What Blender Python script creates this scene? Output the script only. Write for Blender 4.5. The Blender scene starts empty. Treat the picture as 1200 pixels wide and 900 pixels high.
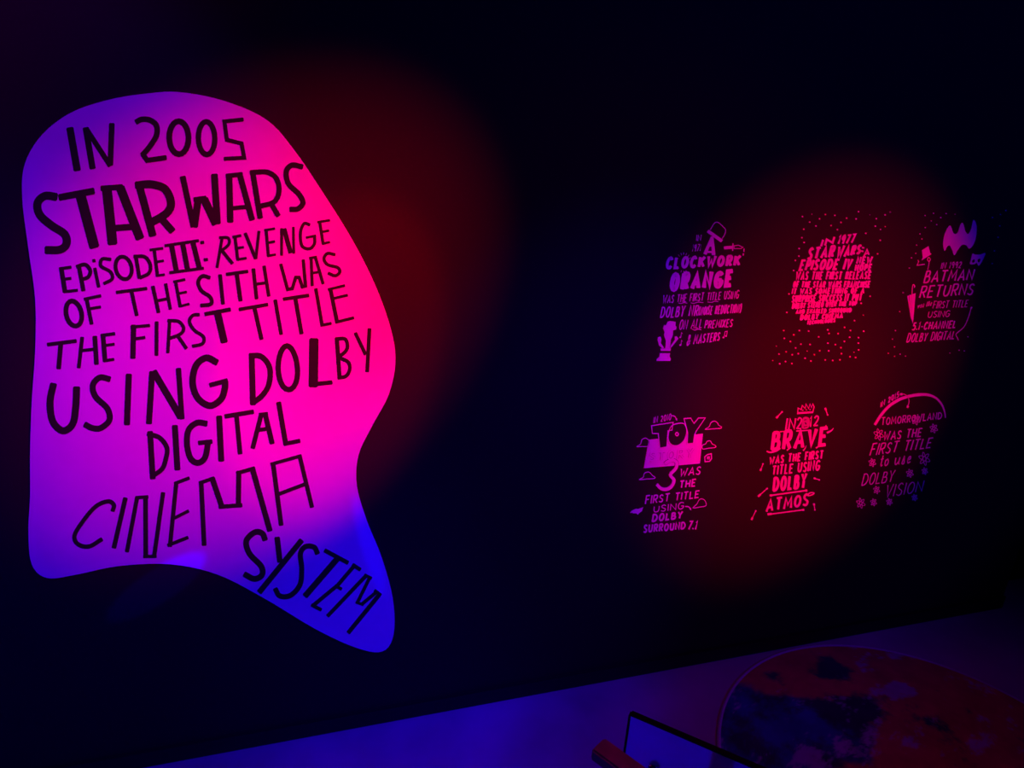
import bpy, bmesh, math, random
from mathutils import Vector, Matrix, noise
random.seed(4)
S = bpy.context.scene
C = S.collection

# ------------------------------------------------------------------ camera
FPX = 830.0                      # focal length for a 1200 px wide frame
CAMH, CAMD = 1.5, 1.485          # eye height, distance to the wall
r = Vector((3280-600, 450-330, -FPX)).normalized()
u = -Vector((470-600, 450-2750, -FPX)).normalized()
n = r.cross(u).normalized()
r = (r + u.cross(n)).normalized()
u = n.cross(r).normalized()
cam = bpy.data.cameras.new('camera')
cam.sensor_width = 36.0
cam.lens = 36.0*FPX/1200.0
cam.clip_start = 0.01
camo = bpy.data.objects.new('camera', cam)
C.objects.link(camo)
camo.matrix_world = Matrix(((r[0], r[1], r[2], 0), (-n[0], -n[1], -n[2], -CAMD), (u[0], u[1], u[2], CAMH), (0, 0, 0, 1)))
S.camera = camo

# ------------------------------------------------------------------ world, light, exposure
S.view_settings.view_transform = 'Standard'
S.view_settings.look = 'None'
S.view_settings.gamma = 1
S.view_settings.exposure = 0
w = bpy.data.worlds.new('dark_room'); S.world = w; w.use_nodes = True
w.node_tree.nodes['Background'].inputs[0].default_value = (0.05, 0.0, 1, 1)
w.node_tree.nodes['Background'].inputs[1].default_value = 0.004

def spot(name, loc, target, color, watts, size, blend, rad=0.04, sx=1.0, roll=0.0):
    l = bpy.data.lights.new(name, 'SPOT')
    l.color = color; l.energy = watts; l.spot_size = math.radians(size); l.spot_blend = blend
    l.shadow_soft_size = rad
    o = bpy.data.objects.new(name, l); C.objects.link(o)
    o.location = loc
    o.rotation_euler = (Vector(target)-Vector(loc)).to_track_quat('-Z', 'Y').to_matrix().to_4x4().__matmul__(Matrix.Rotation(math.radians(roll), 4, 'Z')).to_euler()
    o.scale = (sx, 1, 1)
    return o
# each: name, place, aim on the wall line (x, z), watts, cone, softness
for nm, loc, aim, watts, cone, soft in [
    ('red_panel_light', (1.251, -1.802, 2.471), (-0.004, 1.135), 430, 21.2, .986),
    ('red_high_light', (-0.242, -1.478, 2.731), (-1.005, 2.25), 40, 82, .9),
    ('red_print_light', (1.625, -2.452, 2.301), (1.331, .93), 426, 24.2, 1.0),
    ('red_floor_light', (1.134, -.902, 2.303), (.385, -.593), 5.5, 84.7, .998),
    ('red_close_light', (.489, -.987, 2.307), (.101, 1.057), 121, 17.6, .519),
    ('red_low_print_light', (1.618, -1.96, 2.30), (1.283, .801), 206, 19.0, .97)]:
    spot(nm, loc, (aim[0], 0, aim[1]), (1, 0, 0), watts, cone, soft, .025)
for nm, loc, aim, watts, cone, soft in [
    ('blue_high_light', (1.75, -2.597, 2.302), (1.218, 1.649), 61.2, 68.7, .301),
    ('blue_panel_light', (-.828, -2.443, 2.993), (-.81, -.288), 262, 46.6, .567),
    ('blue_print_light', (1.44, -1.501, 2.999), (.538, .498), 255, 25.2, .999),
    ('blue_left_light', (-.379, -.901, 2.556), (-.939, .196), 38.8, 73.7, .432)]:
    spot(nm, loc, (aim[0], 0, aim[1]), (0.004, 0, 1), watts, cone, soft, .03)
spot('blue_streak_light', (-.6, -1.6, 2.6), (-0.31, 0, 0.50), (0, 0, 1), 300, 5.6, .35, .004, .22, -62)
spot('blue_fleck_light', (-.6, -1.6, 2.6), (0.155, 0, 0.543), (0, 0, 1), 170, 4.2, .5, .004, .22, 20)

spot('blue_floor_light', (-.3, -1.5, 2.6), (-.1, -1.15, 0), (0, 0, 1), 260, 42, 1.0, .05)
spot('violet_floor_light', (2.0, -1.2, 2.6), (1.5, -.7, 0), (.12, 0, 1), 16, 60, 1.0, .05)
# ------------------------------------------------------------------ projection from a photo point to the place
def ray(px, py):
    v = Vector((px-600, 450-py, -FPX))
    return Vector((v.dot(r), -v.dot(n), v.dot(u)))
def W(px, py):                       # point (x, z) on the wall plane
    v = ray(px, py); t = CAMD/v.y
    return (v.x*t, CAMH+v.z*t)
def F(px, py, z=0.0):                # point (x, y) on a level plane
    v = ray(px, py); t = (z-CAMH)/v.z
    return (v.x*t, -CAMD+v.y*t)

# ------------------------------------------------------------------ materials
def mat(name, col, rough=0.6, bump=0.0, scale=40, var=0.0, spec=0.5, metal=0.0):
    m = bpy.data.materials.new(name); m.use_nodes = True
    nt = m.node_tree; b = nt.nodes['Principled BSDF']
    b.inputs['Roughness'].default_value = rough
    b.inputs['Specular IOR Level'].default_value = spec
    b.inputs['Metallic'].default_value = metal
    tc = nt.nodes.new('ShaderNodeTexCoord')
    ns = nt.nodes.new('ShaderNodeTexNoise'); ns.inputs['Scale'].default_value = scale
    ns.inputs['Detail'].default_value = 5
    nt.links.new(tc.outputs['Object'], ns.inputs['Vector'])
    rp = nt.nodes.new('ShaderNodeValToRGB')
    rp.color_ramp.elements[0].position = 0.3; rp.color_ramp.elements[1].position = 0.7
    rp.color_ramp.elements[0].color = tuple(c*(1-var) for c in col)+(1,)
    rp.color_ramp.elements[1].color = tuple(min(1, c*(1+var)) for c in col)+(1,)
    nt.links.new(ns.outputs['Fac'], rp.inputs['Fac'])
    nt.links.new(rp.outputs['Color'], b.inputs['Base Color'])
    if bump:
        bp = nt.nodes.new('ShaderNodeBump'); bp.inputs['Strength'].default_value = bump
        bp.inputs['Distance'].default_value = 0.002
        nt.links.new(ns.outputs['Fac'], bp.inputs['Height'])
        nt.links.new(bp.outputs['Normal'], b.inputs['Normal'])
    return m
M_wall = mat('black_wall_paint', (0.026, 0.015, 0.015), 0.7, 0.08, 180, 0.06, 0.1)
M_base = mat('black_baseboard', (0.007, 0.006, 0.006), 0.5, 0.03, 90, 0.1, 0.3)
M_white = mat('white_vinyl', (0.82, 0.82, 0.82), 0.55, 0.0, 30, 0.02, 0.25)
M_grey = mat('pale_grey_ink', (0.50, 0.50, 0.50), 0.55, 0.0, 30, 0.02, 0.25)
M_black = mat('black_ink', (0.027, 0.018, 0.018), 0.7, 0.0, 60, 0.08, 0.1)
M_floor = mat('pale_floor', (0.30, 0.29, 0.29), 0.6, 0.12, 3.2, 0.28, 0.3)
M_wood = mat('brown_wood', (0.42, 0.18, 0.08), 0.5, 0.15, 26, 0.25, 0.4)
M_edge = mat('dark_edge_trim', (0.004, 0.004, 0.005), 0.6, 0.0, 30, 0.1, 0.1)
M_metal = mat('polished_metal', (0.7, 0.7, 0.7), 0.15, 0.0, 30, 0.02, 0.5, 1.0)
M_screen = mat('glossy_pale_screen', (0.85, 0.85, 0.88), 0.07, 0.0, 8, 0.02, 0.9, 0.42)
M_rugedge = mat('rug_binding', (0.45, 0.42, 0.45), 0.8, 0.1, 200, 0.1, 0.2)

# ------------------------------------------------------------------ object helpers
def link(name, bm, m, parent=None, origin=None):
    me = bpy.data.meshes.new(name)
    bmesh.ops.recalc_face_normals(bm, faces=bm.faces)
    bm.to_mesh(me); bm.free(); me.materials.append(m)
    o = bpy.data.objects.new(name, me); C.objects.link(o)
    if parent: o.parent = parent
    return o
def thing(name, label, cat, loc, group=None):
    o = bpy.data.objects.new(name, None); C.objects.link(o)
    o.empty_display_size = 0.05
    o.location = loc; o['label'] = label; o['category'] = cat
    if group: o['group'] = group
    return o
def box(bm, x0, x1, y0, y1, z0, z1):
    vs = [bm.verts.new((x, y, z)) for x in (x0, x1) for y in (y0, y1) for z in (z0, z1)]
    for f in ((0,1,3,2),(4,6,7,5),(0,4,5,1),(2,3,7,6),(0,2,6,4),(1,5,7,3)):
        bm.faces.new([vs[i] for i in f])
def struct(name, m, *a, bevel=0.0):
    bm = bmesh.new(); box(bm, *a)
    if bevel: bmesh.ops.bevel(bm, geom=list(bm.edges), offset=bevel, segments=2, affect='EDGES')
    o = link(name, bm, m); o['kind'] = 'structure'
    return o

# ---- flat cut shapes on the wall: outlines given on the photo, built at real size on the wall plane
def prism(bm, px, y0, y1, org=(0, 0)):
    """closed outline of photo points -> plate between depths y0 (back) and y1 (front, towards the room)"""
    q = [W(*p) for p in px]
    fr = [bm.verts.new((a-org[0], -y1, b-org[1])) for a, b in q]
    bk = [bm.verts.new((a-org[0], -y0, b-org[1])) for a, b in q]
    try: bm.faces.new(fr)
    except ValueError: return
    k = len(fr)
    for i in range(k):
        j = (i+1) % k
        bm.faces.new((fr[i], bk[i], bk[j], fr[j]))
def smooth(pts, closed=False, sub=6):
    out = []; k = len(pts)
    rng = range(k) if closed else range(k-1)
    for i in rng:
        if closed: a, b, c, d = pts[(i-1) % k], pts[i], pts[(i+1) % k], pts[(i+2) % k]
        else:
            b, c = pts[i], pts[i+1]
            a = pts[i-1] if i else (2*b[0]-c[0], 2*b[1]-c[1])
            d = pts[i+2] if i+2 < k else (2*c[0]-b[0], 2*c[1]-b[1])
        for s in range(sub):
            t = s/sub
            out.append(tuple(0.5*((2*b[e])+(c[e]-a[e])*t+(2*a[e]-5*b[e]+4*c[e]-d[e])*t*t+(3*b[e]-a[e]-3*c[e]+d[e])*t**3) for e in (0, 1)))
    if not closed: out.append(tuple(pts[-1]))
    return out
def ribbon(bm, pts, wd, y0, y1, org=(0, 0), closed=False, caps=True, w1=None):
    """one brush stroke: a band of width wd (photo px) along pts, as a thin solid"""
    P = [pts[0]]
    for p in pts[1:]:
        if math.hypot(p[0]-P[-1][0], p[1]-P[-1][1]) > 1e-3: P.append(p)
    if closed and math.hypot(P[0][0]-P[-1][0], P[0][1]-P[-1][1]) < 1e-3: P.pop()
    k = len(P)
    if k < 2: return
    L, R = [], []
    for i in range(k):
        a = P[(i-1) % k] if (closed or i) else None
        c = P[(i+1) % k] if (closed or i < k-1) else None
        def nd(p, q):
            dx, dy = q[0]-p[0], q[1]-p[1]; l = math.hypot(dx, dy); return (-dy/l, dx/l)
        hw = wd/2 if w1 is None else (wd+(w1-wd)*i/(k-1))/2
        if a and c:
            n0, n1 = nd(a, P[i]), nd(P[i], c)
            m = (n0[0]+n1[0], n0[1]+n1[1]); l = math.hypot(*m)
            if l < 0.2: m = n0; s = 1
            else:
                m = (m[0]/l, m[1]/l); s = min(1.6, 1/max(0.3, m[0]*n0[0]+m[1]*n0[1]))
        else:
            m = nd(P[i], c) if c else nd(a, P[i]); s = 1
        L.append((P[i][0]+m[0]*hw*s, P[i][1]+m[1]*hw*s)); R.append((P[i][0]-m[0]*hw*s, P[i][1]-m[1]*hw*s))
    if caps and not closed:
        for end in (0, 1):
            i, j = (0, 1) if end == 0 else (k-1, k-2)
            dx, dy = P[i][0]-P[j][0], P[i][1]-P[j][1]; l = math.hypot(dx, dy); e = (wd if w1 is None or end == 0 else w1)*0.14
            dx, dy = dx/l*e, dy/l*e
            def mix(A, B, t): return (A[0]*(1-t)+B[0]*t+dx, A[1]*(1-t)+B[1]*t+dy)
            l2, r2 = mix(L[i], R[i], 0.16), mix(L[i], R[i], 0.84)
            if end == 0: L.insert(0, l2); R.insert(0, r2)
            else: L.append(l2); R.append(r2)
            if end == 0: P = [None]+P; k += 1
            else: k += 1
    def v(p, y):
        a, b = W(*p); return bm.verts.new((a-org[0], -y, b-org[1]))
    lf = [v(p, y1) for p in L]; rf = [v(p, y1) for p in R]; lb = [v(p, y0) for p in L]; rb = [v(p, y0) for p in R]
    k = len(L)
    for i in range(k if closed else k-1):
        j = (i+1) % k
        bm.faces.new((lf[i], lf[j], rf[j], rf[i]))
        bm.faces.new((lf[i], lb[i], lb[j], lf[j]))
        bm.faces.new((rf[i], rf[j], rb[j], rb[i]))
    if not closed:
        bm.faces.new((lf[0], rf[0], rb[0], lb[0])); bm.faces.new((lf[-1], lb[-1], rb[-1], rf[-1]))

# ------------------------------------------------------------------ setting
XE = W(1171, 712)[0]
struct('floor', M_floor, -4.0, 5.0, -5.0, 0.6, -0.05, 0.0)
struct('wall_back', M_wall, -4.0, XE, 0.0, 0.12, 0.0, 3.2)
struct('wall_right', M_wall, XE-0.02, 5.0, 0.115, 0.25, 0.0, 3.2)
struct('baseboard_back', M_base, -4.0, XE, -0.011, 0.0, 0.0, 0.048, bevel=0.002)

# ------------------------------------------------------------------ large white panel with black hand lettering
PB = 0.004      # panel thickness
po = W(235, 700)
panel = thing('lettered_panel', 'large white rounded panel with black hand drawn capitals on the dark wall', 'wall panel', (po[0], -0.0004, po[1]))
outline = [(210,108),(262,118),(312,140),(345,176),(380,228),(414,283),(440,335),(458,386),(463,424),(455,462),(436,498),(420,532),
           (418,568),(430,610),(447,652),(460,700),(461,742),(448,762),(418,758),(370,736),(310,700),(255,672),(200,660),(140,662),
           (90,672),(56,676),(38,660),(34,622),(36,580),(36,530),(38,470),(42,410),(42,350),(34,290),(27,232),(30,192),(50,158),(84,132),(128,117),(170,110)]
bm = bmesh.new()
prism(bm, smooth(outline, True, 5), 0.0, PB, po)
link('backing', bm, M_white, panel)

OFF = {'1': (0, 90, 4), '2': (220, 90, 4), '3': (0, 300, 4), '4': (220, 300, 4), '5': (0, 500, 4), '6': (200, 560, 4)}
def bez(q, a, b):   # bilinear point in quad TL TR BR BL; a right, b down
    return tuple((q[0][e]*(1-a)+q[1][e]*a)*(1-b)+(q[3][e]*(1-a)+q[2][e]*a)*b for e in (0, 1))
def oval(q):
    return [bez(q, 0.5+0.5*math.cos(t)*(1 if abs(math.cos(t)) < 2 else 1), 0.5+0.5*math.sin(t)) for t in [i*math.tau/24 for i in range(24)]]
# each letter: region, then strokes (kind l line / c curve / o oval, width, points) in 4x enlarged photo coordinates
BIG = [
# IN 2005
('1', [('l',34,[(331,241),(365,436)])]),
('1', [('l',29,[(405,240),(437,428)]),('l',24,[(408,244),(519,415)]),('l',26,[(527,220),(520,412)])]),
('1', [('c',26,[(640,212),(668,199),(705,203),(735,228),(735,275),(705,325),(670,366)]),('l',24,[(671,362),(692,391),(780,378)])]),
('1', [('o',27,[(794,208),(884,208),(886,362),(796,362)])]),
('1', [('o',25,[(930,210),(1006,210),(1010,364),(932,364)])]),
('1', [('l',19,[(1140,200),(1053,209),(1064,295),(1133,312),(1145,379),(1052,384)])]),
# large second line
('1', [('c',38,[(268,562),(215,557),(180,590),(190,645),(245,695),(305,735),(315,780),(285,808),(218,810)])]),
('1', [('l',32,[(282,564),(442,534)]),('l',48,[(382,560),(445,795)])]),
('1', [('l',46,[(503,520),(530,780)]),('l',42,[(566,518),(658,755)]),('l',26,[(478,522),(575,515)]),('l',30,[(535,708),(640,700)])]),
('1', [('l',36,[(652,498),(718,742)]),('c',38,[(640,508),(710,503),(775,525),(803,590),(780,640),(695,690)]),('l',34,[(755,660),(810,722)])]),
('1', [('l',28,[(858,468),(908,700)]),('l',34,[(912,700),(930,575)]),('l',24,[(912,575),(966,568)]),('l',38,[(958,572),(1012,686)]),('l',32,[(1006,458),(1020,685)])]),
('2', [('l',30,[(195,462),(200,678)]),('l',28,[(244,456),(302,668)]),('l',22,[(182,464),(256,456)]),('l',20,[(205,615),(290,607)])]),
('2', [('l',26,[(305,448),(340,660)]),('c',24,[(295,448),(370,446),(415,475),(428,535),(405,585),(335,607)]),('l',24,[(395,600),(425,650)])]),
('2', [('c',25,[(537,422),(490,413),(462,442),(472,500),(520,548),(540,590),(515,618),(480,620)])]),
# third line
('3', [('l',22,[(290,52),(308,166)]),('l',15,[(282,58),(336,50)]),('l',14,[(300,107),(336,102)]),('l',14,[(302,165),(366,158)])]),
('3', [('l',20,[(372,42),(394,160)]),('c',18,[(362,48),(402,38),(426,66),(416,96),(385,108)])]),
('3', [('l',15,[(442,14),(444,26)]),('l',16,[(447,55),(465,143)])]),
('3', [('c',16,[(522,14),(482,12),(476,45),(520,72),(528,105),(490,127)])]),
('3', [('o',18,[(537,4),(610,-2),(628,104),(552,108)])]),
('3', [('l',18,[(638,-4),(656,102)]),('c',17,[(630,0),(680,2),(706,38),(700,78),(658,100)])]),
('3', [('l',16,[(724,-35),(740,92)]),('l',13,[(705,-30),(765,-38)]),('l',12,[(728,27),(768,20)]),('l',12,[(736,90),(773,85)])]),
('3', [('l',14,[(775,-50),(932,-74)]),('l',24,[(806,-50),(829,72)]),('l',24,[(858,-58),(881,64)]),('l',24,[(906,-64),(936,56)]),('l',14,[(797,76),(955,55)])]),
('3', [('l',15,[(942,-64),(956,-66)])]),
('3', [('l',15,[(958,16),(974,14)])]),
('2', [('l',14,[(163,750),(138,892)]),('c',14,[(150,752),(190,754),(192,785),(152,818)]),('l',16,[(163,815),(210,873)])]),
('2', [('l',15,[(222,748),(235,856)]),('l',13,[(212,750),(250,742)]),('l',12,[(226,802),(262,797)]),('l',12,[(230,855),(275,848)])]),
('2', [('l',16,[(270,732),(318,850)]),('l',14,[(334,722),(320,850)])]),
('2', [('l',15,[(368,718),(378,838)]),('l',12,[(360,718),(408,710)]),('l',12,[(372,777),(408,770)]),('l',12,[(374,838),(412,831)])]),
('2', [('l',14,[(440,710),(440,835)]),('l',22,[(452,712),(482,822)]),('l',13,[(495,703),(497,825)])]),
('2', [('c',15,[(572,692),(545,687),(528,730),(535,790),(570,804),(593,782),(594,745)]),('l',12,[(555,752),(600,743)])]),
('2', [('l',15,[(618,678),(634,780)]),('l',12,[(608,680),(665,671)]),('l',12,[(625,726),(661,719)]),('l',12,[(630,781),(665,773)])]),
# fourth line
('3', [('o',22,[(304,210),(374,206),(396,322),(322,328)])]),
('3', [('l',18,[(408,195),(432,316)]),('l',15,[(398,200),(475,184)]),('l',14,[(414,246),(474,236)])]),
('3', [('l',16,[(548,168),(690,150)]),('l',18,[(618,160),(643,276)])]),
('3', [('l',18,[(718,140),(745,262)]),('l',16,[(778,128),(800,247)]),('l',14,[(735,208),(790,197)])]),
('3', [('l',16,[(824,115),(846,235)]),('l',13,[(815,119),(868,108)]),('l',12,[(834,174),(876,166)]),('l',12,[(845,233),(888,222)])]),
('3', [('c',18,[(985,100),(950,92),(930,120),(945,160),(986,190),(990,222),(942,230)])]),
('3', [('l',18,[(1032,86),(1046,222)])]),
('3', [('l',16,[(1062,84),(1162,70)]),('l',20,[(1110,80),(1128,207)])]),
('4', [('l',18,[(308,58),(323,198)]),('l',17,[(358,45),(380,185)]),('l',14,[(318,130),(375,122)])]),
('4', [('l',16,[(436,36),(468,154),(490,150),(506,98),(522,98),(537,142),(552,138),(541,16)])]),
('4', [('l',15,[(578,6),(583,137)]),('l',15,[(598,4),(634,128)]),('l',12,[(570,8),(604,2)]),('l',12,[(582,78),(620,72)])]),
('4', [('c',15,[(690,-8),(655,-14),(638,10),(655,38),(702,52),(712,74),(690,90),(658,78)])]),
# fifth line
('3', [('l',18,[(226,412),(360,395)]),('l',22,[(288,410),(278,524)])]),
('3', [('l',18,[(388,378),(372,520)]),('l',22,[(447,374),(455,503)]),('l',15,[(385,440),(450,433)])]),
('3', [('l',22,[(485,364),(495,490)]),('l',16,[(476,370),(540,361)]),('l',14,[(490,417),(538,410)]),('l',14,[(490,488),(536,481)])]),
('3', [('l',25,[(628,322),(625,475)]),('l',15,[(616,330),(703,323)]),('l',15,[(635,385),(681,379)])]),
('3', [('l',18,[(736,306),(735,462)])]),
('3', [('l',16,[(797,296),(788,450)]),('c',16,[(788,300),(838,304),(862,334),(848,362),(795,384)]),('l',17,[(835,372),(875,430)])]),
('3', [('c',16,[(935,272),(905,276),(889,305),(912,345),(954,375),(950,408),(903,420)])]),
('3', [('l',19,[(962,270),(1080,248)]),('l',34,[(1020,262),(1052,400)])]),
('4', [('l',17,[(242,248),(375,225)]),('l',20,[(313,240),(346,387)])]),
('4', [('l',18,[(410,204),(438,364)])]),
('4', [('l',17,[(448,200),(567,182)]),('l',20,[(504,195),(533,361)])]),
('4', [('l',17,[(600,151),(630,326)]),('l',14,[(626,322),(672,313)])]),
('4', [('l',19,[(668,152),(700,310)]),('l',13,[(658,155),(735,136)]),('l',13,[(682,197),(748,181)]),('l',14,[(692,308),(777,287)])]),
# sixth line
('3', [('c',33,[(254,596),(238,680),(250,770),(298,815),(344,782),(358,700),(362,612)])]),
('3', [('c',28,[(517,574),(470,566),(438,602),(450,655),(505,710),(515,765),(475,802),(435,802),(400,785)])]),
('3', [('l',29,[(606,552),(597,785)])]),
('3', [('l',28,[(715,540),(700,780)]),('l',32,[(722,538),(848,752)]),('l',25,[(838,525),(854,758)])]),
('3', [('c',31,[(1018,496),(968,474),(920,510),(904,590),(928,662),(985,698),(1036,668),(1054,620),(1056,584)]),('l',22,[(985,602),(1066,580)])]),
('4', [('l',28,[(300,456),(306,692)]),('c',26,[(290,464),(345,468),(384,520),(380,600),(345,655),(303,684)])]),
('4', [('o',25,[(424,418),(506,418),(522,624),(424,622)])]),
('4', [('l',44,[(591,388),(588,606)]),('l',20,[(570,599),(675,589)])]),
('4', [('l',20,[(698,382),(711,568)]),('c',17,[(692,386),(736,386),(748,420),(735,448),(702,472)]),('c',17,[(712,474),(752,495),(758,530),(740,560),(703,568)])]),
('4', [('l',17,[(785,358),(832,458)]),('l',18,[(851,338),(840,538)])]),
# seventh line
('5', [('l',27,[(705,20),(718,238)]),('c',22,[(694,28),(750,48),(784,95),(778,150),(760,195),(712,230)])]),
('5', [('l',28,[(821,-8),(833,196)])]),
('5', [('c',28,[(970,-18),(925,-22),(885,12),(878,80),(895,145),(930,165),(963,138),(977,62)]),('l',21,[(932,72),(994,66)])]),
('5', [('l',28,[(1028,-52),(1038,155)])]),
('4', [('l',21,[(176,748),(308,726)]),('l',22,[(229,742),(246,922)])]),
('4', [('l',22,[(345,738),(305,896)]),('l',24,[(363,736),(396,874)]),('l',18,[(336,740),(374,736)]),('l',18,[(330,812),(385,804)])]),
('4', [('l',24,[(426,683),(460,880)]),('l',19,[(452,877),(525,862)])]),
# eighth line
('5', [('c',20,[(530,390),(536,362),(508,345),(450,370),(390,440),(352,505),(368,545),(420,556),(480,522)])]),
('5', [('l',22,[(590,330),(536,562)])]),
('5', [('l',20,[(645,326),(597,580)]),('l',16,[(638,328),(695,324)]),('l',22,[(684,322),(685,602)]),('l',15,[(675,603),(734,602)]),('l',20,[(766,305),(724,604)])]),
('5', [('l',20,[(828,256),(798,555)]),('l',16,[(820,262),(888,236)]),('l',15,[(820,423),(885,390)]),('l',16,[(788,551),(882,514)])]),
('5', [('l',22,[(944,258),(958,550)]),('l',17,[(936,260),(1005,236)]),('l',26,[(996,238),(1042,374)]),('l',19,[(1028,371),(1134,363)]),('l',24,[(1118,366),(1120,205)]),('l',18,[(1110,214),(1194,190)]),('l',26,[(1183,190),(1265,482)])]),
('6', [('l',22,[(480,-72),(518,216)]),('l',20,[(604,-108),(662,132)]),('l',16,[(470,-68),(612,-108)]),('l',17,[(510,70),(632,24)])]),
# ninth line
('6', [('c',27,[(443,286),(430,256),(395,250),(355,290),(370,350),(424,408),(428,450),(392,468),(346,446)])]),
('6', [('l',26,[(499,275),(512,388)]),('l',26,[(613,288),(416,530)])]),
('6', [('c',24,[(688,350),(672,320),(632,317),(608,350),(614,420),(606,495),(562,545),(512,548),(490,514)])]),
('6', [('l',20,[(722,335),(830,393)]),('l',28,[(782,372),(630,548)])]),
('6', [('l',18,[(852,402),(888,425)]),('l',18,[(864,402),(782,498),(668,592)]),('l',15,[(770,500),(800,516)]),('l',16,[(660,590),(705,613)])]),
('6', [('l',18,[(918,450),(735,642)]),('l',15,[(908,450),(940,466)]),('l',16,[(932,462),(876,576)]),('l',13,[(868,577),(902,589)]),('l',16,[(896,586),(966,528)]),('l',15,[(955,522),(984,544)]),('l',20,[(976,543),(832,720)])]),
]
for reg, strokes in BIG:
    ox, oy, sc = OFF[reg]
    bm = bmesh.new()
    e = 0.0
    for kind, wd, pts in strokes:
        P = [(ox+a/sc, oy+b/sc) for a, b in pts]
        e += 0.00004                     # overlapping strokes never share a plane
        if kind == 'l': ribbon(bm, P, wd/sc, PB-0.0005, PB+0.0006+e, po)
        elif kind == 'c': ribbon(bm, smooth(P), wd/sc, PB-0.0005, PB+0.0006+e, po)
        else: ribbon(bm, oval(P), wd/sc, PB-0.0005, PB+0.0006+e, po, closed=True)
    link('letter', bm, M_black, panel)

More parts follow.
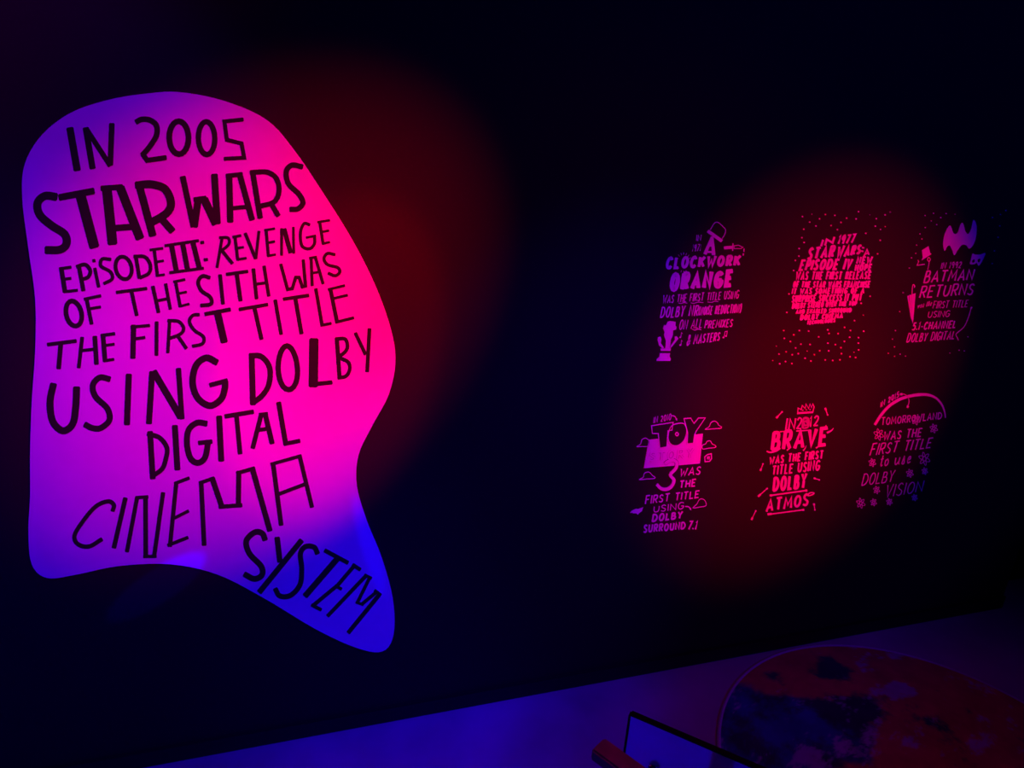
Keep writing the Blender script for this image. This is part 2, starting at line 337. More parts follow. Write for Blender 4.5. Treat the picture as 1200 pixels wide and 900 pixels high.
# ------------------------------------------------------------------ stroke alphabet for the small prints (x right, y up, unit cell)
G = {
'A': (.9,[('l',[(0,0),(.5,1),(1,0)]),('l',[(.2,.32),(.8,.32)])]),
'B': (.75,[('l',[(0,0),(0,1)]),('c',[(0,1),(.65,.97),(.8,.75),(.6,.55),(0,.52)]),('c',[(0,.52),(.8,.5),(1,.25),(.75,.02),(0,0)])]),
'C': (.8,[('c',[(.95,.8),(.65,1),(.2,.85),(0,.45),(.2,.1),(.6,0),(.95,.18)])]),
'D': (.85,[('l',[(0,0),(0,1)]),('c',[(0,1),(.6,.95),(1,.6),(.95,.3),(.6,.05),(0,0)])]),
'E': (.7,[('l',[(1,1),(0,1),(0,0),(1,0)]),('l',[(0,.52),(.8,.52)])]),
'F': (.7,[('l',[(1,1),(0,1),(0,0)]),('l',[(0,.52),(.8,.52)])]),
'G': (.85,[('c',[(.95,.85),(.6,1),(.15,.85),(0,.45),(.2,.08),(.6,0),(.95,.2),(.98,.45)]),('l',[(.55,.45),(1,.45)])]),
'H': (.8,[('l',[(0,0),(0,1)]),('l',[(1,0),(1,1)]),('l',[(0,.5),(1,.5)])]),
'I': (.12,[('l',[(.5,0),(.5,1)])]),
'K': (.8,[('l',[(0,0),(0,1)]),('l',[(1,1),(.05,.45)]),('l',[(.3,.6),(1,0)])]),
'L': (.65,[('l',[(0,1),(0,0),(1,0)])]),
'M': (1.05,[('l',[(0,0),(.1,1),(.5,.3),(.9,1),(1,0)])]),
'N': (.85,[('l',[(0,0),(0,1),(1,0),(1,1)])]),
'O': (.85,[('o',[])]),
'0': (.75,[('o',[])]),
'P': (.7,[('l',[(0,0),(0,1)]),('c',[(0,1),(.8,.98),(1,.72),(.75,.47),(0,.43)])]),
'R': (.75,[('l',[(0,0),(0,1)]),('c',[(0,1),(.8,.98),(.95,.74),(.75,.5),(0,.46)]),('l',[(.4,.47),(1,0)])]),
'S': (.7,[('c',[(.95,.85),(.6,1),(.15,.9),(.1,.68),(.5,.5),(.92,.35),(.9,.1),(.5,0),(0,.12)])]),
'T': (.8,[('l',[(0,1),(1,1)]),('l',[(.5,1),(.5,0)])]),
'U': (.8,[('c',[(0,1),(.02,.35),(.25,.03),(.75,.03),(.98,.35),(1,1)])]),
'V': (.8,[('l',[(0,1),(.5,0),(1,1)])]),
'W': (1.1,[('l',[(0,1),(.22,0),(.5,.65),(.75,0),(1,1)])]),
'X': (.8,[('l',[(0,0),(1,1)]),('l',[(0,1),(1,0)])]),
'Y': (.8,[('l',[(0,1),(.5,.48),(1,1)]),('l',[(.5,.48),(.45,0)])]),
'&': (.9,[('c',[(1,.1),(.3,.6),(.3,.95),(.6,.95),(.6,.65),(.05,.3),(.2,0),(.6,.05),(.95,.45)])]),
'(': (.3,[('c',[(.9,1.05),(.1,.7),(.1,.3),(.9,-.05)])]),
')': (.3,[('c',[(.1,1.05),(.9,.7),(.9,.3),(.1,-.05)])]),
'.': (.15,[('l',[(.5,0),(.5,.13)])]),
':': (.15,[('l',[(.5,.15),(.5,.3)]),('l',[(.5,.65),(.5,.8)])]),
'-': (.4,[('l',[(0,.45),(1,.45)])]),
'1': (.3,[('l',[(.1,.8),(.6,1),(.6,0)])]),
'2': (.7,[('c',[(.05,.8),(.4,1),(.9,.85),(.8,.5),(.05,.02)]),('l',[(.05,.02),(1,0)])]),
'3': (.7,[('l',[(.1,1),(.95,1),(.45,.6)]),('c',[(.45,.6),(1,.5),(.95,.1),(.5,0),(.05,.12)])]),
'5': (.7,[('l',[(.95,1),(.15,1),(.1,.58)]),('c',[(.1,.58),(.7,.62),(1,.35),(.75,.03),(0,.05)])]),
'7': (.7,[('l',[(0,1),(1,1),(.35,0)])]),
'9': (.7,[('c',[(.95,.7),(.6,1),(.1,.85),(.1,.6),(.5,.48),(.95,.7)]),('l',[(.95,.75),(.8,0)])]),
't': (.5,[('l',[(.6,1),(.4,.1)]),('l',[(.0,.65),(1,.7)]),('c',[(.4,.1),(.6,0),(1,.1)])]),
'o': (.6,[('c',[(.5,.6),(.05,.45),(.1,.08),(.5,0),(.95,.2),(.9,.5),(.5,.6),(.8,.62)])]),
'u': (.8,[('c',[(0,.65),(.05,.15),(.35,0),(.85,.3)]),('c',[(.9,.65),(.85,.15),(1,0)])]),
's': (.6,[('c',[(.1,.1),(.5,.75),(.6,.5),(.8,.15),(.5,0),(.05,.08)])]),
'e': (.6,[('c',[(.1,.3),(.8,.4),(.8,.62),(.4,.6),(.1,.3),(.3,.02),(1,.12)])]),
'w': (.9,[('l',[(0,.6),(.2,0),(.5,.5),(.7,0),(1,.6)])]),
'a': (.7,[('c',[(.9,.55),(.4,.6),(.05,.2),(.4,0),(.85,.45),(.85,.05),(1,0)])]),
'h': (.7,[('l',[(.1,0),(.2,1)]),('c',[(.15,.4),(.6,.6),(.8,.4),(.8,0)])]),
' ': (.45,[]),
}
VT = 0.0007     # vinyl thickness
class Print:
    def __init__(s, px, py, label, group='hand drawn film prints on the right of the wall'):
        s.o = W(px, py)
        s.t = thing('wall_print', label, 'wall print', (s.o[0], -0.0004, s.o[1]), group)
    def part(s, name, bm, m=None): return link(name, bm, m or M_white, s.t)
    def text(s, txt, x0, y0, x1, y1, h, wd, sl=0.2, m=None, y=(0, VT), jit=0.05, name='word', caps=False):
        h0, h1 = h if isinstance(h, tuple) else (h, h)
        gap = .24
        adv = [G[c][0]+gap for c in txt]; tot = sum(adv)-gap; L = x1-x0; pos = 0
        bm = bmesh.new(); used = False; e = 0
        rnd = random.Random(txt)
        for c, a in zip(txt, adv):
            if c == ' ':
                if used: s.part(name, bm, m); bm = bmesh.new(); used = False
                pos += a; continue
            used = True
            gw = (a-gap)/tot*L
            bx = x0+pos/tot*L; t = (bx-x0)/max(L, 1e-6); by = y0+(y1-y0)*t
            hh = (h0+(h1-h0)*t)*(1+rnd.uniform(-jit, jit)); sy = (y1-y0)/max(L, 1e-6); by += rnd.uniform(-jit, jit)*hh*.5
            hh -= wd*0.8; gi = min(wd*0.35, gw*.2)
            def tr(p): return (bx+gi+p[0]*(gw-2*gi)+sl*(p[1]*hh+wd*.4), by-wd*.4+sy*p[0]*gw-p[1]*hh)
            for k, pts in G[c][1]:
                e += 0.00001
                if k == 'o': P = [tr((.5+.5*math.cos(q*math.tau/16), .5+.5*math.sin(q*math.tau/16))) for q in range(16)]; ribbon(bm, P, wd, y[0], y[1]+e, s.o, closed=True)
                elif k == 'l': ribbon(bm, [tr(p) for p in pts], wd, y[0], y[1]+e, s.o)
                else: ribbon(bm, smooth([tr(p) for p in pts], False, 3), wd, y[0], y[1]+e, s.o)
            pos += a
        if used: s.part(name, bm, m)
        else: bm.free()
    def line(s, name, strokes, m=None, y=(0, VT)):
        """strokes: (kind, width, pts[, end width])"""
        bm = bmesh.new(); e = 0
        for st in strokes:
            k, wd, pts = st[:3]; w1 = st[3] if len(st) > 3 else None
            e += 0.00001
            if k == 'p': prism(bm, pts, y[0], y[1]+e, s.o)
            elif k == 'P': prism(bm, smooth(pts, True, 4), y[0], y[1]+e, s.o)
            elif k == 'l': ribbon(bm, pts, wd, y[0], y[1]+e, s.o, w1=w1)
            elif k == 'c': ribbon(bm, smooth(pts, False, 4), wd, y[0], y[1]+e, s.o, w1=w1)
            elif k == 'L': ribbon(bm, pts, wd, y[0], y[1]+e, s.o, closed=True)
            elif k == 'C': ribbon(bm, smooth(pts, True, 4), wd, y[0], y[1]+e, s.o, closed=True)
        return s.part(name, bm, m)
    def dots(s, pts, rr=0.95):
        a = None
        for (x, y, *q) in pts:
            R = (q[0] if q else 1)*rr
            bm = bmesh.new(); o = W(x, y)
            prism(bm, [(x+R*math.cos(i*math.tau/8), y+R*math.sin(i*math.tau/8)) for i in range(8)], 0, VT, o)
            d = link('star_dot', bm, M_white, s.t); d.location = (o[0]-s.o[0], 0, o[1]-s.o[1])
def zp(pts, ox, oy, sc=7.5): return [(ox+a/sc, oy+b/sc) for a, b in pts]

# ---- print 1: bowler hat
A = Print(815, 422, 'lettering print with tilted bowler hat and knife at its top, upper left print')
A.text('IN', 815.5, 282.5, 821, 282, 7.5, .9, .12)
A.text('1971', 810.5, 295, 820.5, 294, 8.5, .9, .2)
A.line('tall_letter', [('l',2.6,[(834,277.5),(826,297.5)],4.2),('l',2.6,[(834.5,277.5),(836,298.3)],4.4),('p',1,[(833,283),(835.5,283),(836,289),(831.5,289)]),('p',1,[(829.5,294),(836,294),(836,296.5),(828.5,296.3)])])
A.line('bowler_hat', [('l',4.0,[(829.5,270.8),(845.5,282.3)]),('c',1.0,[(832.3,269),(835.5,263.5),(838.5,260.5),(842,261),(847.5,266),(850,269.5),(849,274.5),(846,279.5)])])
A.line('knife', [('l',3.6,[(848.5,290.4),(858,289.8)]),('l',1.3,[(858.7,285.2),(858.3,293.8)]),('L',.9,[(860,288),(865,287.3),(870.5,289.8),(868,291.3),(860,291.3)]),('l',1.3,[(871.6,291.5),(871.4,295)]),('l',1.5,[(871,297),(870.6,299.3)])])
A.text('CLOCKWORK', 779.5, 315.8, 866.5, 311.5, (14.5, 13), 3.3, .16)
for st in [('l',.6,[(801+8.3*math.cos(t)*.9, 307.8+9.5*math.sin(t)),(801+10.2*math.cos(t)*.95, 307.8+12*math.sin(t))]) for t in [math.radians(k) for k in (-150,-130,-110,-90,-70,-50,-30,70,90,110,140)]]: A.line('ray', [st])
A.text('ORANGE', 784, 341.5, 857, 336.5, (21, 19.5), 5.2, .14)
A.text('WAS THE FIRST TITLE USING', 776, 355.5, 865, 349.8, (9.5, 9.8), 1.0, .16)
A.line('underline', [('c',.7,[(795,355),(798,355.6),(801,354.6),(805,355.2)]),('c',.7,[(809.5,354.8),(813,355.4),(818,354),(824,354.6)]),('c',.7,[(829,353.8),(834,354.2),(837,353),(841.5,353.4)])])
A.text('DOLBY NR', 773, 372.8, 817, 370, (13.5, 12.5), 1.5, .2)
A.text('(NOISE REDUCTION)', 818, 369.5, 867.5, 366.5, (10.5, 10.5), 1.25, .18)
A.text('ON ALL', 795, 386.5, 822, 384, (12, 11), 1.0, .2)
A.line('underline', [('c',.8,[(810.5,385.3),(814,386.8),(818,385.5),(821.5,386.4)])])
A.text('PREMIXES', 825, 385, 857.5, 383, (9.5, 9.3), 1.15, .2)
A.text('& MASTERS', 804, 405, 842.5, 399, (12.5, 10), 1.25, .2)
A.line('music_note', [('l',.8,[(848.2,395.5),(849.5,388.5),(852,388),(851.2,393.5)]),('l',1.8,[(846.8,395.6),(848.2,395.2)]),('l',1.8,[(850,393.9),(851.2,393.5)])])
A.line('music_note', [('l',.7,[(797.6,395),(798.4,389.5),(799.6,391)]),('l',1.6,[(796.2,395.4),(797.6,395)])])
A.line('music_note', [('l',.7,[(797.8,404),(798.4,398.5),(799.6,400)]),('l',1.6,[(796.2,404.4),(797.8,404)])])
A.line('statuette', [('p',1,zp([(255,588),(345,586),(343,608),(255,608)],740,330)),('p',1,zp([(247,628),(338,628),(333,655),(345,680),(338,696),(220,696),(222,680),(243,660)],740,330)),
  ('p',1,zp([(295,588),(300,520),(283,470),(290,445),(275,410),(285,378),(300,385),(318,350),(340,345),(388,352),(385,385),(395,400),(390,420),(365,428),(362,470),(345,510),(335,588)],740,330)),
  ('p',1,zp([(272,588),(240,560),(226,510),(232,488),(252,482),(262,505),(258,540),(285,580)],740,330)),
  ('p',1,zp([(338,588),(375,545),(412,500),(395,478),(378,482),(380,510),(345,560)],740,330))])

# ---- print 2: round block of words
B = Print(965, 424, 'round block of small bright red words with dots scattered above and below')
RB = dict(jit=0.03)
B.text('IN', 961, 289.5, 976, 285.5, 9, 2.4, .3, **RB)
B.text('1977', 981, 286.5, 1000, 285, 11, 2.2, .3, **RB)
B.text('STAR', 945, 305, 976, 301.5, (14.5, 15), 2.9, .25, **RB)
B.text('WARS:', 979, 303.5, 1010, 297, (15, 10), 2.7, .25, **RB)
B.text('A', 1011.5, 301, 1018.5, 299, 8.5, 1.8, .1, **RB)
B.text('EPISODE IV', 935.5, 317.3, 996, 316, (13, 13.5), 2.6, .3, **RB)
B.text('NEW', 1003, 309.5, 1021, 309, 9, 2.1, .2, **RB)
B.text('HOPE', 1001, 318, 1020.5, 317.5, 8.5, 2.0, .2, **RB)
for row in [('WAS THE FIRST RELEASE',931.5,328.3,1019.5,327,(10.5,9)),('OF THE STAR WARS FRANCHISE',928.5,337.2,1018.5,337,7.8),
            ('IT WAS SOMETHING OF A',927.5,345,1012,344,7.4),('SURPRISE SUCCESS IT PUT',927,354.5,1009,352.5,8.6),
            ('DOLBY STEREO OVER THE TOP',927.5,362,1003,358,(7.5,5.5)),('AND ENABLED SURROUND',932,368,997,366,5.6),
            ('DOLBY CINEMA',937,375.5,987,373,(7,6.6)),('TECHNOLOGIES',945,380.6,978,377.5,4.6)]:
    B.text(row[0], row[1], row[2], row[3], row[4], row[5], 1.75 if not isinstance(row[5], float) or row[5] > 6 else 1.45, .2, **RB)
d1 = [(352,167),(430,147,.6),(412,213),(463,245),(493,185),(541,150),(619,157),(588,241),(639,274),(669,215),(716,180),(794,186),(814,126),(907,153,.5),(960,184),(952,246),(995,273,.7),(1034,250,.7),(1033,153),(1075,130),(874,305),(993,362),(971,474),(363,271),(347,341),(366,380),(325,430),(323,493),(294,528),(280,611),(241,804),(910,823),(836,881),(1182,793)]
d2 = [(223,323),(853,346,.7),(781,391),(699,447),(747,472),(857,478),(198,473),(327,473),(403,477),(561,467),(571,497),(646,498),(281,508),(203,537),(486,525),(741,528),(814,531),(253,563),(340,585),(415,588),(562,577),(623,589),(698,562),(813,576),(137,601,.7),(296,616),(669,614),(815,632),(159,666),(218,647),(268,672),(318,663),(391,642,.6),(450,671),(494,639),(569,640),(674,663),(777,651,.6),(744,688),(790,695),(374,701),(422,724),(108,720,.6),(213,728),(165,746),(265,744),(540,715),(601,719),(661,714)]
B.dots([(890+q[0]/7.03, 230+q[1]/7.03, *(q[2:])) for q in d1]+[(890+q[0]/7.03, 320+q[1]/7.03, *(q[2:])) for q in d2])

# ---- print 3: bat, top hat, umbrella
D = Print(1100, 422, 'lettering print with flying bat and top hat over it, umbrella at left, upper right print')
D.line('flying_bat', [('P',1,[(1125,263.5),(1127.6,261),(1129.4,264.5),(1131,271),(1134.5,274),(1138,267),(1140.5,257.5),(1144,264),(1143.5,277),(1140,287),(1135.5,291.5),(1132,287.5),(1127,287),(1122,293),(1118,299),(1115.5,293),(1113,288),(1110,288.5),(1106.5,294),(1104.8,285),(1107,273),(1113,264),(1117,273),(1121.5,273)])])
D.line('top_hat', [('p',1,zp([(300,400),(358,363),(374,424),(385,432),(298,488),(308,462)],1040,240))])
D.line('monocle', [('C',1.0,zp([(362,462),(375,480),(362,497),(349,480)],1040,240)),('c',.7,zp([(365,500),(360,530),(352,570)],1040,240))])
D.line('long_nose', [('l',1.0,zp([(265,485),(272,498),(258,532),(325,522)],1040,240))])
D.line('eye_mask', [('P',1,zp([(745,430),(770,437),(815,437),(858,424),(832,490),(800,535),(782,510),(760,522),(722,520),(732,480)],1040,240))])
D.line('mask_hole', [('P',1,zp([(742,490),(760,478),(762,500),(744,508)],1040,240)),('P',1,zp([(790,482),(812,472),(808,498),(794,504)],1040,240))], M_black, (VT*.5, VT*1.6))
D.text('IN 1992', 1102, 315.2, 1125.5, 314, 7.6, .9, .25)
D.text('BATMAN', 1081.5, 332, 1139, 328, (14.5, 13), 1.7, .28)
D.text('RETURNS', 1076.5, 349.3, 1139, 345.3, (14.5, 13.5), 1.6, .28)
D.text('was the', 1074.5, 361.5, 1091, 358, 6, .9, .3)
D.text('FIRST TITLE', 1092.5, 361.5, 1133, 360, 8.5, .8, .25)
D.text('USING', 1086.5, 372.3, 1112, 371.3, 7.5, .8, .25)
D.text('5.1-CHANNEL', 1068, 387.3, 1119, 384.3, (9.5, 9), 1.4, .28)
D.text('DOLBY DIGITAL', 1061.5, 401.7, 1117.5, 397.5, (11, 10), 1.1, .28)
D.line('umbrella', [('p',1,zp([(172,203),(185,195),(205,400),(200,380)],1040,320)),('p',1,zp([(190,192),(205,190),(216,430),(206,400)],1040,320)),('p',1,zp([(208,188),(245,176),(234,300),(226,400),(219,445),(217,440)],1040,320)),('c',.9,zp([(213,190),(215,150),(219,112),(228,100),(237,115),(234,128)],1040,320))])
D.line('whip', [('c',.9,zp([(733,305),(712,380),(672,470),(610,525),(600,545),(612,568),(622,592)],1040,320)),('l',1.7,zp([(731,310),(740,298)],1040,320))])
D.dots([(1040+q[0]/7.5, 240+q[1]/7.5, .75) for q in [(22,65,1),(328,94),(402,75),(513,76),(592,83),(466,112),(382,141),(430,174),(330,200),(283,256),(300,300),(254,354),(247,426),(210,465),(190,555),(136,770),(921,110),(990,85),(1038,50),(985,185),(970,285),(938,405),(918,516)]]
       +[(1040+q[0]/7.5, 320+q[1]/7.5, .75) for q in [(106,338),(68,505),(42,580),(60,648),(109,712),(60,731),(157,729),(5,704),(546,702),(627,677),(673,684),(705,560)]])

# ---- print 4: outlined letters over a solid block
T = Print(790, 624, 'lettering print with outlined letters over a solid block and small clouds, lower left print')
T.text('IN 2010', 765.5, 495.8, 786, 492, 7.5, .8, .12)
T.line('curl_arrow', [('c',1.1,zp([(503,127),(528,133),(543,155)],720,470)),('l',2.2,zp([(543,155),(548,170)],720,470),.5)])
T.line('solid_block', [('p',1,[(760,515.2),(823.5,508),(820,543),(754,548.5)])], M_white, (0, VT))
y2, y3 = (VT*.5, VT*1.8), (VT*.5, VT*2.6)
tT = zp([(323,215),(513,185),(503,252),(468,258),(457,400),(396,411),(382,284),(330,283)],720,470)
tO = zp([(575,192),(615,205),(632,262),(610,340),(560,385),(510,385),(475,350),(470,290),(500,215)],720,470)
tY = zp([(608,152),(668,148),(696,195),(735,147),(795,145),(715,262),(700,295),(690,368),(636,373),(640,275)],720,470)
for P, k in ((tT, 'p'), (tY, 'p'), (tO, 'P')):
    T.line('letter', [(k, 1, P)], M_black, y2)
T.line('letter_outline', [('L',1.0,tT)], None, y3); T.line('letter_outline', [('C',1.0,tO),('C',1.3,zp([(546,272),(559,288),(546,304),(533,288)],720,470))], None, (VT*.5, VT*2.7)); T.line('letter_outline', [('L',1.0,tY)], None, (VT*.5, VT*2.8))
T.text('STORY', 760, 541, 812, 536.5, (12.5, 11.5), 3.0, .1, M_grey, y2, name='faint_word')
T.text('STORY', 760, 541, 812, 536.5, (12.5, 11.5), 1.8, .1, M_white, y3, name='faint_word')
three = zp([(442,548),(470,528),(515,518),(545,540),(535,590),(488,645),(520,690),(500,745),(460,772),(410,768),(372,732)],720,470)
T.line('numeral_outline', [('c',4.6,three[:6])], M_black, (VT*.5, VT*1.9))
T.line('numeral', [('c',3.7,three)], None, (0, VT*3))
T.text('WAS', 796, 558.5, 820, 556, (9.5, 10.5), 1.4, .2); T.text('THE', 795.5, 572, 814.5, 570, (9, 9.5), 1.6, .15)
T.text('FIRST TITLE', 755.5, 590.8, 818.5, 583.5, (10, 8.8), 1.4, .15)
T.text('USING', 765.5, 600.5, 801, 596.5, (7.5, 8.5), 1.1, .1); T.text('DOLBY', 763.5, 612, 799, 607.5, (9.5, 8.5), 2.0, .15)
T.text('SURROUND', 753.5, 624.5, 802.5, 620, (9.5, 9), 1.8, .12); T.text('7.1', 805, 621, 815.5, 620.5, 10.5, 1.9, .25)
def cloud(pts, ox, oy): T.line('cloud', [('C', .85, zp(pts, ox, oy))])
cloud([(797,248),(830,225),(848,188),(880,175),(905,192),(915,212),(938,225),(930,238),(860,243)],720,470)
cloud([(772,388),(800,375),(815,352),(842,350),(858,375),(886,390),(885,406),(830,413),(775,420)],720,470)
cloud([(195,400),(228,378),(240,340),(270,324),(292,335),(300,350),(290,395),(240,398)],720,470)
cloud([(218,690),(252,668),(262,635),(298,622),(322,640),(335,655),(356,668),(345,680),(280,684)],720,470)
cloud([(690,488),(722,455),(745,415),(775,410),(798,430),(803,468),(750,480)],720,530)
T.line('curl_arrow', [('c',1.3,zp([(622,475),(650,478),(668,495)],720,530)),('l',2.2,zp([(664,492),(672,508)],720,530),.6)])
T.line('toy_block', [('L',1.2,zp([(815,470),(850,462),(852,505),(835,528),(795,532),(792,490)],720,470)),('l',1.3,zp([(815,510),(818,490),(832,490),(830,512)],720,470))])
T.line('small_rocket', [('p',1,zp([(145,518),(165,505),(190,495),(205,498),(252,482),(240,515),(215,535),(205,548),(190,535),(160,535)],720,530)),('l',1.2,zp([(140,530),(150,524)],720,530))])

# ---- print 5: crown and arrows
R_ = Print(920, 606, 'lettering print topped by a small crown with arrows around it, lower middle print')
R_.line('crown', [('L',1.1,zp([(558,185),(563,135),(590,150),(600,112),(625,140),(632,98),(655,140),(668,100),(680,132),(692,98),(703,125),(692,172)],860,460)),('l',2,zp([(562,180),(692,172)],860,460)),('l',1.2,zp([(600,155),(608,154)],860,460)),('l',1.2,zp([(632,152),(640,151)],860,460)),('l',1.2,zp([(664,150),(672,149)],860,460))])
R_.text('IN', 920, 503.8, 931, 503, 14, 1.9, .15); R_.text('2', 932.5, 503, 938.5, 502.5, 14, 1.5, .12)
R_.line('striped_numeral', [('P',1,zp([(628,212),(660,225),(665,270),(648,312),(598,315),(595,270),(603,228)],860,460))], M_grey)
R_.line('numeral_mark', [('l',.9,zp([(615,240),(635,236)],860,460)),('l',1.3,zp([(625,262),(632,278)],860,460)),('l',.8,zp([(612,300),(640,296)],860,460))], M_black, (VT*.5, VT*1.7))
R_.text('12', 948, 500.5, 958.5, 499, 13, 1.6, .12)
R_.text('BRAVE', 903, 528.5, 968, 522.5, (23, 22), 4.0, .12, jit=.04)
R_.line('serif', [('c',1.8,[(898.5,528.8),(903,530),(910,528),(914,525)]),('l',1.5,[(914,505.8),(921,505)],.5),('l',1.6,[(922,527.5),(927,524)],.5),('c',1.6,[(941,528),(943.5,525),(944.5,522)],.5),('l',1.8,[(956,525),(962,521)],.6),('c',2.2,[(969,507),(974,504.5),(976.5,501.5)],.5),('l',1.8,[(966,502),(968,498)],.5),('l',1.5,[(933,505),(949,504)],1)])
R_.text('WAS THE FIRST', 901, 544, 964, 537.5, (9.5, 10.5), 1.8, .12); R_.text('TITLE USING', 904, 556.8, 960, 551, (11.5, 12.5), 1.8, .12)
R_.text('DOLBY', 905, 576.5, 944, 572, (17, 17.5), 2.9, .1)
R_.line('underline', [('l',1.7,[(902.5,580.5),(945.5,574.5)]),('l',2.4,[(902,580.6),(904.5,580.3)]),('l',2.6,[(943.5,574.9),(945.5,574.6)])])
R_.text('ATMOS', 897, 599.8, 946.5, 592.5, (15, 14.5), 2.6, .12)
R_.line('letter_tail', [('c',1.4,[(945.5,580.5),(949,577.5),(953.5,577.5),(952,579.5),(947,581)])])
R_.line('underline', [('l',1.4,[(899.5,602.8),(941.5,597.2)]),('l',2.6,[(899.5,602.6),(904,602)]),('l',2.4,[(940,597.4),(942,597.2)])])
for x0, y0, x1, y1 in [(909.5,489.7,916.8,482),(966.8,478.2,969.8,486.7),(890.8,551.3,894.2,542.8),(953.6,560.2,960.4,562.4),(888.3,581.6,899.4,571.8),(953.5,590,954.8,598),(880.4,609,885.8,597.8)]:
    dx, dy = x1-x0, y1-y0
    R_.line('arrow', [('l',1.0,[(x0,y0),(x1,y1)]),('l',2.2,[(x0,y0),(x0+dx*.25,y0+dy*.25)]),('l',2.0,[(x1-dx*.12,y1-dy*.12),(x1,y1)],1.2)])

# ---- print 6: arc and flowers
V = Print(1050, 596, 'dim lettering print beneath a thick curved arc with small flowers, lower right print')
arc = smooth([(1025,497.5),(1032.5,486),(1042,475.5),(1055,467.5),(1070,463.3),(1085,462.3),(1096,466),(1103,473.5),(1106.5,482),(1107.6,489.5)], False, 5)
V.line('arc', [('l',3.0,arc[:23],3.4),('l',3.4,arc[22:],1.2)])
V.text('IN 2015', 1031.5, 477.5, 1053, 465, 6.8, 1.0, .1)
V.line('pin', [('c',.8,[(1056,461.8),(1060,462),(1063.5,465),(1065,470),(1063.5,476)]),('l',2.6,[(1054.8,462.1),(1057,461.7)]),('l',2.4,[(1063.8,475.5),(1063,477.6)])])
V.text('TOMORROWLAND', 1032, 498.5, 1103, 491, (9, 8.5), 1.1, .12)
V.text('WAS THE', 1034.5, 516, 1079, 512, (10.5, 11), 1.4, .2); V.text('FIRST TITLE', 1018.5, 534, 1090, 525, (14, 12), 1.3, .3)
V.text('to use', 1030, 547, 1066.5, 543, (13, 13), 1.2, .2)
V.text('DOLBY', 1009, 569.5, 1046, 564.5, (14, 13.5), 1.1, .25); V.text('VISION', 1036, 583.5, 1080, 576, (15, 13), 1.1, .25)
for cx, cy, R in [(1029.5,509,7),(1094,502,5.5),(1073,492,6),(1022,542,5),(1083,537.5,8),(1066,554.5,5),(1083.5,552,4.2),(1027,574,4.6),(1008.5,589.5,6.2),(1023.5,588.5,4.4),(1042,588,4.2),(1071.5,583,4)]:
    st = []
    for k in range(3):
        a = k*math.pi/3+.3
        st.append(('L',.65,[(cx+R*math.cos(t)*math.cos(a)*.85-R*.36*math.sin(t)*math.sin(a)+.15*R*math.sin(t), cy+R*math.cos(t)*math.sin(a)+R*.36*math.sin(t)*math.cos(a)) for t in [i*math.tau/12 for i in range(12)]]))
    V.line('flower', st)

# ------------------------------------------------------------------ round rug printed with land, sea and clouds
cx, cy, RR = 1.493, -0.566, 0.5435
rug = thing('round_rug', 'round floor rug printed in orange, dark blue and cloudy violet', 'rug', (cx, cy, 0))
bm = bmesh.new(); TH = 0.006
rings, seg = 170, 380
vs = [[bm.verts.new((RR*.985*i/rings*math.cos(j*math.tau/seg), RR*.985*i/rings*math.sin(j*math.tau/seg), TH)) for j in range(seg)] for i in range(1, rings+1)]
c0 = bm.verts.new((0, 0, TH))
for j in range(seg):
    k = (j+1) % seg
    bm.faces.new((c0, vs[0][j], vs[0][k]))
    for i in range(rings-1): bm.faces.new((vs[i][j], vs[i+1][j], vs[i+1][k], vs[i][k]))
M_rug = bpy.data.materials.new('printed_pile'); M_rug.use_nodes = True
nt = M_rug.node_tree; b = nt.nodes['Principled BSDF']; b.inputs['Roughness'].default_value = 0.9; b.inputs['Specular IOR Level'].default_value = 0.1
at = nt.nodes.new('ShaderNodeAttribute'); at.attribute_name = 'print'
nt.links.new(at.outputs['Color'], b.inputs['Base Color'])
tx = nt.nodes.new('ShaderNodeTexNoise'); tx.inputs['Scale'].default_value = 350
bp = nt.nodes.new('ShaderNodeBump'); bp.inputs['Strength'].default_value = .4; bp.inputs['Distance'].default_value = .002
nt.links.new(tx.outputs['Fac'], bp.inputs['Height']); nt.links.new(bp.outputs['Normal'], b.inputs['Normal'])
pile = link('printed_pile', bm, M_rug, rug)
def blob(x, y, px, py, rx, ry):        # soft patch of the print, centred where the photo shows it
    qx, qy = F(px, py, TH); dx, dy = (x-(qx-cx))/rx, (y-(qy-cy))/ry
    return math.exp(-(dx*dx+dy*dy))
ca = pile.data.color_attributes.new('print', 'FLOAT_COLOR', 'POINT')
def lerp(a, b_, t): t = max(0, min(1, t)); return tuple(a[i]*(1-t)+b_[i]*t for i in range(3))
LAND, SEA, DARK, CLOUD = (.42,.16,.06), (.03,.05,.24), (.03,.03,.06), (.34,.36,.42)
e0, e1 = F(872, 798, TH), F(945, 826, TH)       # the coast line
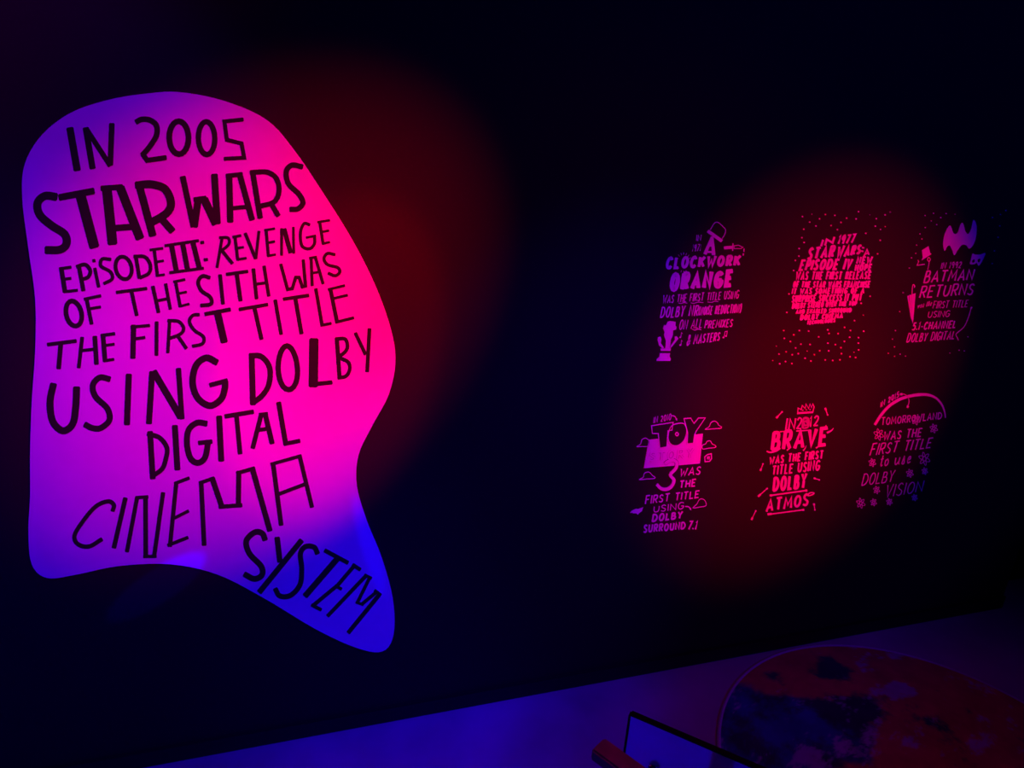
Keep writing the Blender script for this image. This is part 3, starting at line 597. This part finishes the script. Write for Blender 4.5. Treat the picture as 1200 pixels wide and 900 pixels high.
for v, co in zip(pile.data.vertices, ca.data):
    x, y = v.co.x, v.co.y
    p = Vector((x, y, 0)); f1 = noise.fractal(p*10, .55, 2.1, 7); f2 = noise.fractal(p*9+Vector((5, 3, 1)), .5, 2.1, 7); f3 = noise.fractal(Vector((x*9+y*6, y*20-x*9, 7)), .5, 2.2, 7)
    s = blob(x, y, 862, 840, .12, .2)+blob(x, y, 925, 845, .13, .08)+blob(x, y, 905, 880, .22, .09)+.7*blob(x, y, 985, 860, .1, .09)+.4*blob(x, y, 1025, 820, .07, .06)
    land = 1/(1+math.exp(-(0.42-s+f1*.16)*26))
    dk = blob(x, y, 970, 785, .07, .045)+.7*blob(x, y, 905, 790, .03, .02)+blob(x, y, 1020, 835, .09, .05)+.9*blob(x, y, 960, 830, .1, .05)+.5*blob(x, y, 1100, 850, .1, .05)
    dark = max(0, min(1, (dk+f2*.5-.38)*3))
    cl = .75*blob(x, y, 945, 885, .09, .035)+.5*blob(x, y, 1020, 868, .12, .04)+.6*blob(x, y, 1040, 810, .11, .03)+.6*blob(x, y, 1045, 768, .1, .02)+.45*blob(x, y, 1160, 860, .09, .05)+.35*blob(x, y, 1110, 800, .03, .02)
    cloud_ = max(0, min(.85, (cl+f3*.6-.33)*3.0))
    c = lerp(lerp(SEA, DARK, .35+f2), LAND, land); c = lerp(c, DARK, dark); c = lerp(c, CLOUD, cloud_)
    c = tuple(max(.01, q*(1+.25*f1)) for q in c)
    co.color = (*c, 1)
bm = bmesh.new()      # bound edge
prof = [(RR*.983, 0), (RR*.983, TH+.001), (RR*.992, TH+.003), (RR, TH), (RR+.001, 0)]
g = [[bm.verts.new((q*math.cos(j*math.tau/seg), q*math.sin(j*math.tau/seg), z)) for q, z in prof] for j in range(seg)]
for j in range(seg):
    k = (j+1) % seg
    for i in range(len(prof)-1): bm.faces.new((g[j][i], g[j][i+1], g[k][i+1], g[k][i]))
link('binding', bm, M_rugedge, rug)

# ------------------------------------------------------------------ low glossy screen standing on the floor
SH = 0.62
a, b2 = Vector((*F(740, 835, SH), 0)), Vector((*F(885, 897, SH), 0))
dr = (b2-a).normalized(); LN = (b2-a).length+.12; nr = Vector((-dr.y, dr.x, 0))
if nr.y > 0: nr = -nr
ang = math.atan2(dr.y, dr.x)
scr = thing('floor_screen', 'low upright glossy screen with a black top edge at the bottom of the view', 'screen', (a.x, a.y, 0)); scr.rotation_euler = (0, 0, ang)
bm = bmesh.new(); box(bm, 0.001, LN, -.004, .004, 0.0, SH-.003); link('glossy_sheet', bm, M_screen, scr)
bm = bmesh.new(); box(bm, 0, LN+.002, -.005, .005, SH-.003, SH); link('top_edge', bm, M_edge, scr)
bm = bmesh.new(); box(bm, -.003, .0008, -.005, .005, 0, SH-.003); link('side_edge', bm, M_edge, scr)
# round metal button on the sheet, found where the photo shows its red glint
kv = ray(767, 897); o0 = Vector((0, -CAMD, CAMH)); tk = (a-o0).dot(nr)/Vector(kv).dot(nr); kp = o0+kv*tk
kx = (kp-a).dot(dr); kz = kp.z
bm = bmesh.new(); bmesh.ops.create_uvsphere(bm, u_segments=20, v_segments=12, radius=.009)
for v in bm.verts: v.co = Vector((v.co.x+kx, v.co.y*.7+(-.008 if nr.dot(Vector((-dr.y, dr.x, 0))) < 0 else .008), v.co.z+kz))
for f in bm.faces: f.smooth = True
link('button', bm, M_metal, scr)

# ------------------------------------------------------------------ wooden bench whose end shows at the lower edge
BH = 0.60
p0 = Vector((*F(693, 878, BH), 0)); p1 = Vector((*F(720, 898, BH), 0)); dd = (p1-p0).normalized()
p2 = Vector((*F(716, 874.5, BH), 0)); wv = Vector((-dd.y, dd.x, 0)); wdt = abs((p2-p0).dot(wv)); wdt = max(.035, wdt)
bench = thing('wooden_rail', 'narrow brown wooden rail end in front of the glossy screen', 'rail', (p0.x, p0.y, 0)); bench.rotation_euler = (0, 0, math.atan2(dd.y, dd.x))
LB = .42
bm = bmesh.new(); box(bm, 0, LB, 0, wdt, BH-.022, BH); bmesh.ops.bevel(bm, geom=list(bm.edges), offset=.003, segments=2, affect='EDGES'); link('top_board', bm, M_wood, bench)
for x in (.16, LB-.05):
    bm = bmesh.new(); box(bm, x, x+.035, wdt/2-.012, wdt/2+.012, 0, BH-.022); link('leg', bm, M_wood, bench)
print('bench', p0, wdt, 'screen', a, b2)
